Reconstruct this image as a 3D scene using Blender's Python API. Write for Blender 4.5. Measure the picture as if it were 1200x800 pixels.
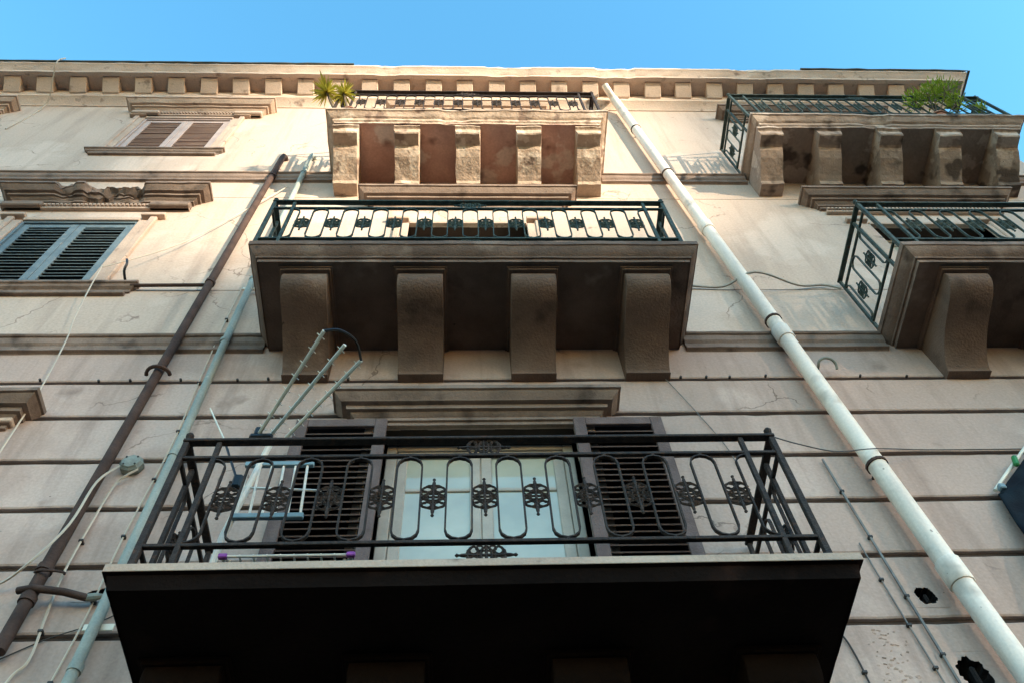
import bpy, bmesh, math, random
from mathutils import Vector, Matrix, noise
random.seed(7)
for o in list(bpy.data.objects): bpy.data.objects.remove(o)
SC = bpy.context.scene
COL = SC.collection
rad = math.radians

# ---------------------------------------------------------------- camera
cam_d = bpy.data.cameras.new('camera'); cam = bpy.data.objects.new('camera', cam_d); COL.objects.link(cam)
cam_d.sensor_width = 36.0; cam_d.lens = 31.14; cam_d.clip_start = 0.05; cam_d.clip_end = 2000
RX = Vector((0.99887707, -0.02007185, -0.04291523))      # right
RY = Vector((0.00407875, -0.86602545, 0.49998329))       # up
RZ = Vector((-0.04720127, -0.49959689, -0.86497109))     # backwards
cam.matrix_world = Matrix(((RX.x, RY.x, RZ.x, 0.0), (RX.y, RY.y, RZ.y, -4.2), (RX.z, RY.z, RZ.z, 1.6), (0, 0, 0, 1)))
SC.camera = cam

# ---------------------------------------------------------------- sky, sun, exposure
SUN_AZ, SUN_EL = 47.0, 11.0        # azimuth measured from the facade's normal towards the right end of the street
sdir = Vector((math.sin(rad(SUN_AZ)) * math.cos(rad(SUN_EL)), -math.cos(rad(SUN_AZ)) * math.cos(rad(SUN_EL)), math.sin(rad(SUN_EL))))
W = bpy.data.worlds.new('World'); SC.world = W; W.use_nodes = True
nt = W.node_tree; nt.nodes.clear()
sky = nt.nodes.new('ShaderNodeTexSky'); sky.sky_type = 'NISHITA'; sky.sun_disc = False
sky.sun_elevation = rad(SUN_EL); sky.sun_rotation = math.atan2(sdir.x, sdir.y)
sky.air_density = 1.0; sky.dust_density = 0.3; sky.ozone_density = 1.5
hsv = nt.nodes.new('ShaderNodeHueSaturation'); hsv.inputs['Saturation'].default_value = 1.27; hsv.inputs['Hue'].default_value = 0.485
bg = nt.nodes.new('ShaderNodeBackground'); bg.inputs['Strength'].default_value = 0.15
wo = nt.nodes.new('ShaderNodeOutputWorld')
nt.links.new(sky.outputs[0], hsv.inputs['Color']); nt.links.new(hsv.outputs[0], bg.inputs['Color']); nt.links.new(bg.outputs[0], wo.inputs[0])
sd = bpy.data.lights.new('sun', 'SUN'); sd.energy = 2.2; sd.angle = rad(0.9); sd.color = (1.0, 0.86, 0.66)
so = bpy.data.objects.new('sun', sd); COL.objects.link(so); so.rotation_euler = (-sdir).to_track_quat('-Z', 'Y').to_euler()
so.location = (20, -30, 30)
vs = SC.view_settings; vs.view_transform = 'Standard'; vs.look = 'None'; vs.gamma = 1.0; vs.use_curve_mapping = False
vs.exposure = 2.4
SC.render.engine = 'CYCLES'

# ---------------------------------------------------------------- materials
def mat(name, c1, c2=None, scale=1.5, streak=None, streak_amt=0.5, grain=0.12, rough=0.85, bump=0.15, bscale=30, metal=0.0,
        spot=None, spot_scale=3.0, spot_lo=0.62, spot_hi=0.7, spec=0.3, crack=None, speck=None, patch=None, patch_scale=1.2, patch_lo=.56, patch_hi=.6):
    m = bpy.data.materials.new(name); m.use_nodes = True
    t = m.node_tree; N = t.nodes; L = t.links
    b = N['Principled BSDF']; b.inputs['Roughness'].default_value = rough; b.inputs['Metallic'].default_value = metal
    b.inputs['Specular IOR Level'].default_value = spec
    g = N.new('ShaderNodeNewGeometry')
    def nz(sc, det=5, vec=None, ro=.55):
        n = N.new('ShaderNodeTexNoise'); n.inputs['Scale'].default_value = sc; n.inputs['Detail'].default_value = det
        n.inputs['Roughness'].default_value = ro
        L.new(vec if vec else g.outputs['Position'], n.inputs['Vector']); return n.outputs['Fac']
    def mapr(v, lo, hi, a=0.0, bb=1.0):
        n = N.new('ShaderNodeMapRange'); L.new(v, n.inputs[0])
        n.inputs[1].default_value = lo; n.inputs[2].default_value = hi; n.inputs[3].default_value = a; n.inputs[4].default_value = bb
        return n.outputs[0]
    def mix(f, a, bcol, mode='MIX'):
        n = N.new('ShaderNodeMix'); n.data_type = 'RGBA'; n.blend_type = mode
        if isinstance(f, float): n.inputs[0].default_value = f
        else: L.new(f, n.inputs[0])
        for i, x in ((6, a), (7, bcol)):
            if isinstance(x, tuple): n.inputs[i].default_value = (*x, 1)
            else: L.new(x, n.inputs[i])
        return n.outputs[2]
    c2 = c2 or tuple(x * .8 for x in c1)
    col = mix(mapr(nz(scale, 6), .35, .65), c1, c2)
    if patch: col = mix(mapr(nz(patch_scale, 4), patch_lo, patch_hi), col, patch)
    if streak:
        mp = N.new('ShaderNodeMapping'); mp.inputs['Scale'].default_value = (2.6, 2.6, 0.22); L.new(g.outputs['Position'], mp.inputs[0])
        s = mapr(nz(1.6, 5, mp.outputs[0], .65), .5, .75, 0, streak_amt)
        col = mix(s, col, streak)
    if spot: col = mix(mapr(nz(spot_scale, 3), spot_lo, spot_hi), col, spot)
    if crack:
        dn = N.new('ShaderNodeTexNoise'); dn.inputs['Scale'].default_value = 2.5; dn.inputs['Detail'].default_value = 6; L.new(g.outputs['Position'], dn.inputs['Vector'])
        vm = N.new('ShaderNodeVectorMath'); vm.operation = 'MULTIPLY_ADD'; L.new(dn.outputs['Color'], vm.inputs[0]); vm.inputs[1].default_value = (.55, .55, .55); L.new(g.outputs['Position'], vm.inputs[2])
        vo = N.new('ShaderNodeTexVoronoi'); vo.feature = 'DISTANCE_TO_EDGE'; vo.inputs['Scale'].default_value = .75; L.new(vm.outputs[0], vo.inputs['Vector'])
        ml = N.new('ShaderNodeMath'); ml.operation = 'MULTIPLY'; L.new(mapr(vo.outputs['Distance'], .002, .0065, .75, 0), ml.inputs[0]); L.new(mapr(nz(.9, 2), .52, .6), ml.inputs[1])
        col = mix(ml.outputs[0], col, crack)
    if speck:
        col = mix(mapr(nz(17, 2), .735, .765, 0, .75), col, speck)
        col = mix(mapr(nz(5.5, 7, None, .75), .66, .70, 0, .35), col, tuple(min(1, c * 3.2) for c in speck))
    gr = nz(bscale * 1.7, 3)
    col = mix(grain, col, mix(mapr(gr, .3, .7), (0.25, .25, .25), (1.75, 1.75, 1.75)), 'MULTIPLY') if grain else col
    L.new(col, b.inputs['Base Color'])
    if bump:
        bp = N.new('ShaderNodeBump'); bp.inputs['Strength'].default_value = bump; bp.inputs['Distance'].default_value = 0.02
        L.new(nz(bscale, 6), bp.inputs['Height']); L.new(bp.outputs[0], b.inputs['Normal'])
    return m
M = {}
M['plaster'] = mat('plaster', (.465, .335, .272), (.39, .282, .229), scale=.7, streak=(.265, .187, .15), streak_amt=.9, spot=(.25, .175, .14), spot_scale=2.2, spot_lo=.64, spot_hi=.78, bump=.18, bscale=26, patch=(.52, .388, .322), patch_scale=.55, patch_lo=.54, patch_hi=.6, crack=(.12, .08, .06), speck=(.10, .068, .053))
M['plaster_up'] = mat('plaster_up', (.54, .41, .32), (.47, .352, .272), scale=.6, streak=(.34, .248, .188), streak_amt=.75, spot=(.29, .208, .16), spot_scale=5, spot_lo=.7, spot_hi=.78, bump=.15, bscale=22, crack=(.2, .13, .1), speck=(.18, .13, .1), patch=(.575, .445, .355), patch_scale=.6, patch_lo=.54, patch_hi=.6)
M['cornice'] = mat('cornice', (.66, .51, .40), (.54, .41, .32), scale=2.0, spot=(.30, .215, .165), spot_scale=5, spot_lo=.62, spot_hi=.72, bump=.3, bscale=34, speck=(.2, .145, .11))
M['joint'] = mat('joint', (.06, .038, .028), (.038, .025, .018))
M['trim'] = mat('trim', (.27, .188, .142), (.175, .122, .092), scale=2.2, streak=(.10, .07, .052), streak_amt=.6, spot=(.075, .052, .04), spot_scale=3.5, spot_lo=.56, spot_hi=.72, bump=.3, bscale=40, speck=(.08, .055, .042))
M['trim_light'] = mat('trim_light', (.53, .385, .29), (.42, .30, .225), scale=2.0, spot=(.24, .165, .122), spot_scale=5, spot_lo=.62, spot_hi=.72, bump=.3, bscale=34, speck=(.16, .11, .085))
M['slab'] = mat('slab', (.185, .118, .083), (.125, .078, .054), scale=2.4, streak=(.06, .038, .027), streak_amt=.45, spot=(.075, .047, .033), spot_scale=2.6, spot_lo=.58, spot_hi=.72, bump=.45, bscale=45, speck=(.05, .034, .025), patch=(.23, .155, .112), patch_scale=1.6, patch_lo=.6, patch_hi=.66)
M['base_dark'] = mat('base_dark', (.10, .08, .068), (.07, .056, .047), scale=1.4, bump=.3, bscale=20)  # unseen wall foot, darkened to cut bounced light on the soffits
M['shade_black'] = mat('shade_black', (.012, .0078, .0062), (.007, .0046, .0037), scale=1.6, spot=(.028, .014, .010), spot_scale=1.8, spot_lo=.6, spot_hi=.72, bump=.5, bscale=30, spec=.03)  # near-black stone colour standing for the deep shade under the lowest balcony
M['flaky'] = mat('flaky', (.46, .335, .245), (.35, .25, .18), scale=3.0, spot=(.22, .145, .105), spot_scale=4.0, spot_lo=.58, spot_hi=.66, bump=.7, bscale=18, patch=(.55, .43, .33), patch_scale=3.2, speck=(.16, .11, .08))
M['flaky_dark'] = mat('flaky_dark', (.36, .262, .198), (.25, .178, .132), scale=2.4, spot=(.10, .07, .053), spot_scale=2.0, spot_lo=.56, spot_hi=.62, bump=.6, bscale=16, patch=(.45, .345, .27), patch_scale=2.4, patch_lo=.56, patch_hi=.6, speck=(.10, .07, .055))
M['red_soffit'] = mat('red_soffit', (.62, .39, .31), (.46, .26, .2), scale=2.0, spot=(.2, .1, .075), spot_scale=2.2, spot_lo=.56, spot_hi=.7, bump=.5, bscale=20, patch=(.7, .55, .46), patch_scale=1.5, patch_lo=.56, patch_hi=.6)
M['iron'] = mat('iron', (.022, .015, .012), (.05, .033, .025), scale=22, rough=.75, bump=.4, bscale=90, grain=.4, spec=.25, spot=(.075, .034, .018), spot_scale=16, spot_lo=.62, spot_hi=.7)
M['iron_green'] = mat('iron_green', (.022, .036, .030), (.062, .085, .07), scale=14, rough=.7, bump=.4, bscale=90, grain=.4, spec=.25, spot=(.08, .04, .022), spot_scale=14, spot_lo=.64, spot_hi=.72)
M['rust_pipe'] = mat('rust_pipe', (.085, .052, .041), (.048, .03, .024), scale=6, rough=.8, bump=.3, bscale=50, spec=.15)
M['blue_pipe'] = mat('blue_pipe', (.34, .355, .305), (.24, .265, .235), scale=4, rough=.6, bump=.15, bscale=40, spot=(.40, .385, .31), spot_scale=8, streak=(.17, .19, .17), streak_amt=.6, spec=.2)
M['white_pipe'] = mat('white_pipe', (.88, .76, .63), (.80, .68, .56), scale=1.1, rough=.45, bump=.06, bscale=30, streak=(.40, .32, .24), streak_amt=.6, grain=.08, spec=.35, spot=(.45, .37, .29), spot_scale=3.0, spot_lo=.58, spot_hi=.75, speck=(.25, .195, .145))
M['blue_paint'] = mat('blue_paint', (.165, .21, .225), (.115, .155, .175), scale=6, rough=.7, bump=.3, bscale=50, spot=(.23, .235, .225), spot_scale=14, streak=(.10, .135, .155), spec=.2)
M['slat_shade'] = mat('slat_shade', (.045, .045, .046), (.028, .028, .029), scale=10, rough=.8, bump=.2, bscale=60, spec=.1)  # blue slats coloured dark to stand for their shaded undersides and gaps
M['mauve_paint'] = mat('mauve_paint', (.165, .115, .102), (.11, .076, .068), scale=5, rough=.8, bump=.35, bscale=55, streak=(.22, .17, .145), streak_amt=.4, spec=.15)
M['mauve_slat_shade'] = mat('mauve_slat_shade', (.04, .027, .024), (.026, .018, .016), scale=8, rough=.85, bump=.3, bscale=60, spec=.05)  # mauve slats darkened well below the frame paint, as shade between louvres
M['lilac_paint'] = mat('lilac_paint', (.47, .36, .31), (.39, .295, .26), scale=4, rough=.6, bump=.15, bscale=50)
M['brown_slat'] = mat('brown_slat', (.34, .205, .165), (.27, .16, .13), scale=7, rough=.7, bump=.2, bscale=60)
M['cream_paint'] = mat('cream_paint', (.46, .395, .325), (.38, .325, .265), scale=5, rough=.5, bump=.1, bscale=40, grain=.06)
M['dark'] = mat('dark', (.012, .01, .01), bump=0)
M['curtain'] = mat('curtain', (.52, .64, .62), (.44, .56, .55), scale=1.2, bump=.1, bscale=8, grain=.0)
M['gutter'] = mat('gutter', (.05, .06, .05), (.09, .08, .06), scale=5, rough=.6)
M['wire_white'] = mat('wire_white', (.6, .5, .39), grain=0, bump=0, rough=.5)
M['wire_grey'] = mat('wire_grey', (.22, .21, .19), (.14, .13, .12), scale=8, grain=0, bump=0, rough=.5)
M['wire_dark'] = mat('wire_dark', (.04, .035, .03), grain=0, bump=0, rough=.5)
M['black_plastic'] = mat('black_plastic', (.012, .012, .013), grain=0, bump=0, rough=.4)
M['grey_plastic'] = mat('grey_plastic', (.24, .26, .22), (.17, .18, .15), scale=12, rough=.55, bump=.1, bscale=50)
M['alu'] = mat('alu', (.74, .70, .58), (.62, .59, .49), scale=12, rough=.45, bump=.05, grain=.05, spec=.4)
M['white_metal'] = mat('white_metal', (.78, .70, .60), (.68, .61, .52), scale=8, rough=.4, bump=0, grain=.03)
M['blue_plastic'] = mat('blue_plastic', (.22, .31, .34), (.17, .25, .28), scale=8, rough=.5, bump=0, grain=.04)
M['purple_plastic'] = mat('purple_plastic', (.40, .10, .42), (.3, .07, .33), scale=8, rough=.4, bump=0, grain=.04)
M['green_plastic'] = mat('green_plastic', (.03, .22, .05), (.02, .16, .04), scale=8, rough=.4, bump=0, grain=.04)
M['navy'] = mat('navy', (.005, .007, .011), (.009, .016, .022), scale=5, rough=.85, bump=.2, bscale=60, spec=.1)
M['hole'] = mat('hole', (.02, .014, .012), (.006, .005, .004), scale=14, bump=.6, bscale=25)
M['rope'] = mat('rope', (.42, .38, .31), (.34, .3, .25), scale=20, bump=.3, bscale=120)
M['ground'] = mat('ground', (.055, .052, .05), (.04, .038, .036), scale=.6, bump=.3, bscale=20)
M['blocker_wall'] = mat('blocker_wall', (.34, .28, .22), (.28, .23, .18), scale=.4, bump=.1, bscale=6)
M['roof_tile'] = mat('roof_tile', (.26, .12, .07), (.2, .09, .055), scale=3)
M['terracotta'] = mat('terracotta', (.34, .15, .09), (.27, .12, .07), scale=4)
def leafmat(name, c1, c2):
    m = mat(name, c1, c2, scale=9, rough=.55, bump=0, grain=.1)
    b = m.node_tree.nodes['Principled BSDF']
    t = m.node_tree; tr = t.nodes.new('ShaderNodeBsdfTranslucent'); mx = t.nodes.new('ShaderNodeMixShader'); mx.inputs[0].default_value = .35
    src = b.inputs['Base Color'].links[0].from_socket
    t.links.new(src, tr.inputs[0]); t.links.new(b.outputs[0], mx.inputs[1]); t.links.new(tr.outputs[0], mx.inputs[2])
    t.links.new(mx.outputs[0], t.nodes['Material Output'].inputs[0]); return m
M['leaf'] = leafmat('leaf', (.34, .40, .03), (.19, .27, .02))
M['leaf_yellow'] = leafmat('leaf_yellow', (.45, .36, .04), (.26, .25, .03))
M['stem'] = mat('stem', (.15, .11, .07), (.1, .075, .05), scale=12)
def glassmat():
    m = mat('window_glass', (.53, .515, .40), (.40, .40, .315), scale=1.6, rough=.04, bump=.03, bscale=3, grain=0, spec=.7)
    m.node_tree.nodes['Principled BSDF'].inputs['Coat Weight'].default_value = .6; m.node_tree.nodes['Principled BSDF'].inputs['Coat Roughness'].default_value = .02
    return m
M['glass'] = glassmat()

# ---------------------------------------------------------------- mesh helpers
class MB:
    def __init__(s): s.v = []; s.f = []
    def add(s, vs, fs):
        n = len(s.v); s.v += [tuple(v) for v in vs]; s.f += [tuple(i + n for i in f) for f in fs]; return s
    def box(s, x0, x1, y0, y1, z0, z1, bev=0.0):
        if bev <= 0:
            vs = [(x, y, z) for z in (z0, z1) for y in (y0, y1) for x in (x0, x1)]
            return s.add(vs, [(0, 2, 3, 1), (4, 5, 7, 6), (0, 1, 5, 4), (2, 6, 7, 3), (0, 4, 6, 2), (1, 3, 7, 5)])
        bm = bmesh.new(); bmesh.ops.create_cube(bm, size=1.0)
        for v in bm.verts: v.co = Vector((x0 + (v.co.x + .5) * (x1 - x0), y0 + (v.co.y + .5) * (y1 - y0), z0 + (v.co.z + .5) * (z1 - z0)))
        bmesh.ops.bevel(bm, geom=bm.edges[:], offset=bev, segments=1, affect='EDGES')
        bm.verts.index_update(); s.add([v.co for v in bm.verts], [[v.index for v in f.verts] for f in bm.faces]); bm.free(); return s
    def tube(s, pts, r, n=8, closed=False, taper=None, flat=1.0):
        pts = [Vector(p) for p in pts]; m = len(pts); rings = []; prev = None
        for i, p in enumerate(pts):
            if closed: t = pts[(i + 1) % m] - pts[i - 1]
            else: t = pts[min(i + 1, m - 1)] - pts[max(i - 1, 0)]
            t.normalize()
            if prev is None:
                a = Vector((0, 1, 0)) if abs(t.y) < .9 else Vector((1, 0, 0))
                u = t.cross(a).normalized()
            else:
                u = prev - t * prev.dot(t)
                u = u.normalized() if u.length > 1e-6 else t.orthogonal().normalized()
            prev = u; w = t.cross(u); rr = r if taper is None else r * taper[i]
            rings.append([p + u * (rr * math.cos(2 * math.pi * k / n)) + w * (rr * flat * math.sin(2 * math.pi * k / n)) for k in range(n)])
        vs = [v for rg in rings for v in rg]; fs = []
        for i in range(m if closed else m - 1):
            j = (i + 1) % m
            for k in range(n): fs.append((i * n + k, i * n + (k + 1) % n, j * n + (k + 1) % n, j * n + k))
        if not closed: fs += [tuple(range(n))[::-1], tuple(range((m - 1) * n, m * n))]
        return s.add(vs, fs)
    def ring(s, c, ax, az, r, seg=10, n=5):
        """flat ring in the x-z plane: half-axes ax, az, bar radius r"""
        return s.tube([(c[0] + ax * math.cos(2 * math.pi * k / seg), c[1], c[2] + az * math.sin(2 * math.pi * k / seg)) for k in range(seg)], r, n, True)
    def lathe(s, c, prof, n=8, axis='z'):
        vs = []; fs = []
        for (r, h) in prof:
            for k in range(n):
                a = 2 * math.pi * k / n; q = (r * math.cos(a), r * math.sin(a), h)
                if axis == 'x': q = (q[2], q[1], q[0])
                if axis == 'y': q = (q[0], q[2], q[1])
                vs.append((c[0] + q[0], c[1] + q[1], c[2] + q[2]))
        for i in range(len(prof) - 1):
            for k in range(n): fs.append((i * n + k, i * n + (k + 1) % n, (i + 1) * n + (k + 1) % n, (i + 1) * n + k))
        fs += [tuple(range(n))[::-1], tuple(range((len(prof) - 1) * n, len(prof) * n))]
        return s.add(vs, fs)
    def prism(s, prof, x0, x1, nx=1):
        """profile of (y, z) points extruded along x"""
        n = len(prof); vs = []; fs = []
        for i in range(nx + 1):
            x = x0 + (x1 - x0) * i / nx; vs += [(x, y, z) for y, z in prof]
        for i in range(nx):
            for k in range(n): fs.append((i * n + k, i * n + (k + 1) % n, (i + 1) * n + (k + 1) % n, (i + 1) * n + k))
        fs += [tuple(range(n))[::-1], tuple(range(nx * n, nx * n + n))]
        return s.add(vs, fs)
    def usweep(s, x0, x1, d, prof, seg=0.12, rough=0.0, chips=(), sides=(True, True), seed=0.0, y0=0.012):
        """moulding profile of (inward offset, z) carried round left side, front and right side of a block that stands d proud of the wall"""
        path = []
        L = x1 - x0; nf = max(2, int(L / seg)); ns = max(1, int(d / seg))
        if sides[0]: path += [('l', i / ns) for i in range(ns)]
        path += [('f', i / nf) for i in range(nf + 1)]
        if sides[1]: path += [('r', 1 - i / ns) for i in range(1, ns + 1)]
        vs = []; fs = []; n = len(prof)
        for kind, t in path:
            for j, (o, z) in enumerate(prof):
                o = min(o, d)
                if kind == 'l': x, y = x0 + o, y0 + (-d + o - y0) * t
                elif kind == 'r': x, y = x1 - o, y0 + (-d + o - y0) * t
                else: x, y = x0 + o + (L - 2 * o) * t, -d + o
                if o < d - .02 and (rough or chips):
                    q = noise.noise(Vector((x * 3.1 + seed, y * 3.1, z * 7))) + .6 * noise.noise(Vector((x * 11 + seed, y * 11, z * 15)))
                    dz = rough * q * .6; dy = rough * q
                    for (a, b, amt) in chips:
                        if a < x < b and kind == 'f':
                            e = min(1, (x - a) / .05, (b - x) / .05) * (.85 + .7 * noise.noise(Vector((x * 5 + seed, 3, z * 14))) + .5 * noise.noise(Vector((x * 16 + seed, 8, z * 30))))
                            dy += amt * e * (1 - o / d); dz += (amt * .5 * e) * (noise.noise(Vector((x * 13, seed, z * 9))))
                    if kind == 'f': y = min(y + dy, 0)
                    elif kind == 'l': x += dy * .6
                    else: x -= dy * .6
                    z += dz
                vs.append((x, y, z))
        for i in range(len(path) - 1):
            for j in range(n - 1): fs.append((i * n + j, i * n + j + 1, (i + 1) * n + j + 1, (i + 1) * n + j))
        return s.add(vs, fs)
    def mesh(s, name, smooth=False, angle=None):
        me = bpy.data.meshes.new(name); me.from_pydata(s.v, [], s.f)
        bm = bmesh.new(); bm.from_mesh(me); bmesh.ops.recalc_face_normals(bm, faces=bm.faces[:]); bm.to_mesh(me); bm.free()
        if smooth: me.shade_smooth() if angle is None else me.set_sharp_from_angle(angle=rad(angle))
        if smooth and angle is not None:
            for p in me.polygons: p.use_smooth = True
        me.update(); return me
def put(name, me, m, parent=None, loc=(0, 0, 0), rot=None, label=None, cat=None, group=None, kind=None):
    if isinstance(me, MB): me = me.mesh(name)
    if m is not None and not me.materials: me.materials.append(M[m])
    o = bpy.data.objects.new(name, me); COL.objects.link(o); o.location = loc
    if rot: o.rotation_euler = rot
    if parent: o.parent = parent
    if label: o['label'] = label
    if cat: o['category'] = cat
    if group: o['group'] = group
    if kind: o['kind'] = kind
    return o
def empty(name, loc, label, cat, group=None):
    o = bpy.data.objects.new(name, None); COL.objects.link(o); o.location = loc; o['label'] = label; o['category'] = cat
    o.empty_display_size = .3
    if group: o['group'] = group
    return o
def spline(pts, n=6):
    out = []; P = [Vector(p) for p in pts]
    for i in range(len(P) - 1):
        a = P[max(i - 1, 0)]; b = P[i]; c = P[i + 1]; d = P[min(i + 2, len(P) - 1)]
        for k in range(n):
            t = k / n
            out.append(.5 * ((2 * b) + (c - a) * t + (2 * a - 5 * b + 4 * c - d) * t * t + (3 * b - a - 3 * c + d) * t ** 3))
    out.append(P[-1]); return out

# ---------------------------------------------------------------- ground and unseen blocks added to shape the sunlight
g = MB().box(-300, 300, -300, 300, -.3, 0); put('street', g, 'ground', kind='structure')

def add_sun_blocker(u0, u1, dist, dep, h, label, nx, nz):
    """unseen block added towards the low sun to shape the sunlit patch; u runs along the row"""
    az = rad(SUN_AZ); u = (u0 + u1) / 2; w = (u1 - u0) / 2
    e = empty('sun_blocker', (math.sin(az) * dist + math.cos(az) * u, -math.cos(az) * dist + math.sin(az) * u, 0), label, 'building'); e.rotation_euler = (0, 0, az)
    put('wall', MB().box(-w, w, -dep, 0, 0, h), 'blocker_wall', e)
    put('roof', MB().box(-w, w, -dep - .3, .3, h + .005, h + .4, .05), 'roof_tile', e)
    fr = MB().box(-.75, .75, 0, .09, -.1, 2.3, .02).mesh('window'); pn = MB().box(-.6, .6, .0, .11, .05, 2.15).mesh('pane')
    sl = MB().box(-.95, .95, 0, .2, -.24, -.105, .02).mesh('sill')
    for i in range(nx):
        for k in range(nz):
            px = -w + (i + .5) * 2 * w / nx; pz = 1.2 + k * (h - 1.5) / nz
            f = put('window', fr, 'cream_paint', e, (px, 0, pz)); put('pane', pn, 'dark', f, (0, 0.0, 0)); put('sill', sl, 'trim', f)  # windows and sills of the added unseen block
FD = 120.0; FH = FD * math.tan(rad(SUN_EL))
add_sun_blocker(-34, -2.75, FD, 14, 46, 'tall unseen block added to shade the left of the sunlit patch', 7, 9)
add_sun_blocker(-2.6, 2.1, FD + 2, 10, FH + 11.1, 'low unseen block added to end the sunlit patch below', 2, 5)
add_sun_blocker(2.25, 36, FD, 14, 44.5, 'tall unseen block added to shade the right of the sunlit patch', 7, 9)

# ---------------------------------------------------------------- the apartment building
B = empty('apartment_building', (0, 0, 0), 'tall beige stucco apartment building with banded lower storeys, balconies and bracketed roof cornice', 'building')
XL, XR, ZT = -12.0, 8.38, 17.3
# openings: x0, x1, z0, z1
DOOR1 = (-.68, .84, 4.95, 7.50); DOOR2 = (-.74, .70, 8.95, 11.72); DOORR2 = (5.0, 6.45, 8.95, 11.72)
DOOR3 = (-.72, .70, 13.5, 16.1); DOORR3 = (5.0, 6.45, 13.5, 16.1)
WLL = (-5.37, -3.99, 10.05, 11.78); WUL = (-5.27, -3.86, 14.52, 16.14); WDL = (-5.28, -3.92, 5.75, 7.45); WEL = (-9.3, -7.9, 14.63, 16.12); WFL = (-9.3, -7.9, 10.13, 11.78)
PITS = [(2.915, 5.59, .075, .075), (2.93, 4.985, .10, .125), (-2.30, 5.73, .11, .05)]
HOLES = [(x - rx * 1.45, x + rx * 1.45, z - rz * 1.15, z + rz * 1.15) for x, z, rx, rz in PITS] + [DOOR1, DOOR2, DOORR2, DOOR3, DOORR3, WLL, WUL, WDL, WEL, WFL]

def rects(x0, x1, z0, z1):
    xs = sorted({x0, x1, *[h[i] for h in HOLES for i in (0, 1) if x0 < h[i] < x1 and h[2] < z1 and h[3] > z0]})
    out = []
    for a, b in zip(xs[:-1], xs[1:]):
        segs = [(z0, z1)]
        for h in HOLES:
            if h[0] <= a and h[1] >= b:
                new = []
                for s0, s1 in segs:
                    if h[3] <= s0 or h[2] >= s1: new.append((s0, s1)); continue
                    if h[2] > s0 + .01: new.append((s0, h[2]))
                    if h[3] < s1 - .01: new.append((h[3], s1))
                segs = new
        out += [(a, b, s0, s1) for s0, s1 in segs]
    return out
# solid core of the wall, just behind the faces of the courses
core = MB()
for (a, b, z0, z1) in rects(XL, XR, 0, 17.0): core.box(a, b, .032, .45, z0, z1)
put('wall', core, 'joint', B)
put('side_wall', MB().box(XR - .02, XR, .451, 10, 0, 17.0), 'plaster', B)
put('side_wall', MB().box(XL, XL + .3, .451, 10, 0, 17.0), 'plaster', B)
put('rear_wall', MB().box(XL, XR, 10.001, 10.3, 0, 17.0), 'plaster', B)
put('roof', MB().box(XL, XR, .02, 10.3, 17.001, 17.3), 'roof_tile', B)

def course(z0, z1, name, m, gap=.017, bev=.014, seed=0, rough=.004):
    """one band of the facade: face at y=0, edges rounded off and slightly eaten away, set before the recessed joint"""
    mb = MB(); last = None
    for (a, b, s0, s1) in rects(XL, XR, z0, z1):
        if last is not None and a > last + .01: put(name, mb, m, B); mb = MB()
        last = b
        lo = s0 + (gap if s0 == z0 else 0); hi = s1 - (gap if s1 == z1 else 0)
        if hi - lo < .03: continue
        n = max(1, int((b - a) / .09)); vs = []; fs = []
        prof = [(.034, lo), (.008, lo + .002), (0, lo + bev), (0, hi - bev), (.008, hi - .002), (.034, hi)]
        for i in range(n + 1):
            x = a + (b - a) * i / n
            e1 = rough * (noise.noise(Vector((x * 5, seed, 1))) + .7 * noise.noise(Vector((x * 17, seed, 2)))) ; e2 = rough * (noise.noise(Vector((x * 5, seed, 7))) + .7 * noise.noise(Vector((x * 19, seed, 9))))
            big = noise.noise(Vector((x * 2.3, seed, 31)))
            if big > .42: e2 -= (big - .42) * .09
            wv = .002 * noise.noise(Vector((x * 1.2, seed, 4)))
            for j, (y, z) in enumerate(prof):
                z += e1 if j < 3 else e2
                vs.append((x, y + (wv if y < .02 else 0), z))
        k = len(prof)
        for i in range(n):
            for j in range(k - 1): fs.append((i * k + j, (i + 1) * k + j, (i + 1) * k + j + 1, i * k + j + 1))
        fs += [tuple(range(k)), tuple(range(n * k, n * k + k))[::-1]]
        mb.add(vs, fs)
    if mb.v: put(name, mb, m, B)
zj = [8.2, 7.665, 7.09, 6.54, 5.97, 5.39, 4.82, 4.24, 3.66, 3.08]
course(8.2, 8.9, 'stone_course', 'plaster', seed=.5, rough=.003)
for i in range(len(zj) - 1): course(zj[i + 1], zj[i], 'stone_course', 'plaster', gap=.024, seed=i * 3.3 + 1, rough=.006)
course(0, 3.08, 'wall_base', 'base_dark', seed=77)
for i, (a, b) in enumerate(((8.9, 9.95), (9.95, 12.62), (12.62, 13.42), (13.42, 16.9))):
    course(a, b, 'plaster_band', 'plaster_up', gap=.003, bev=.004, seed=50 + i * 5, rough=.0015)

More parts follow.
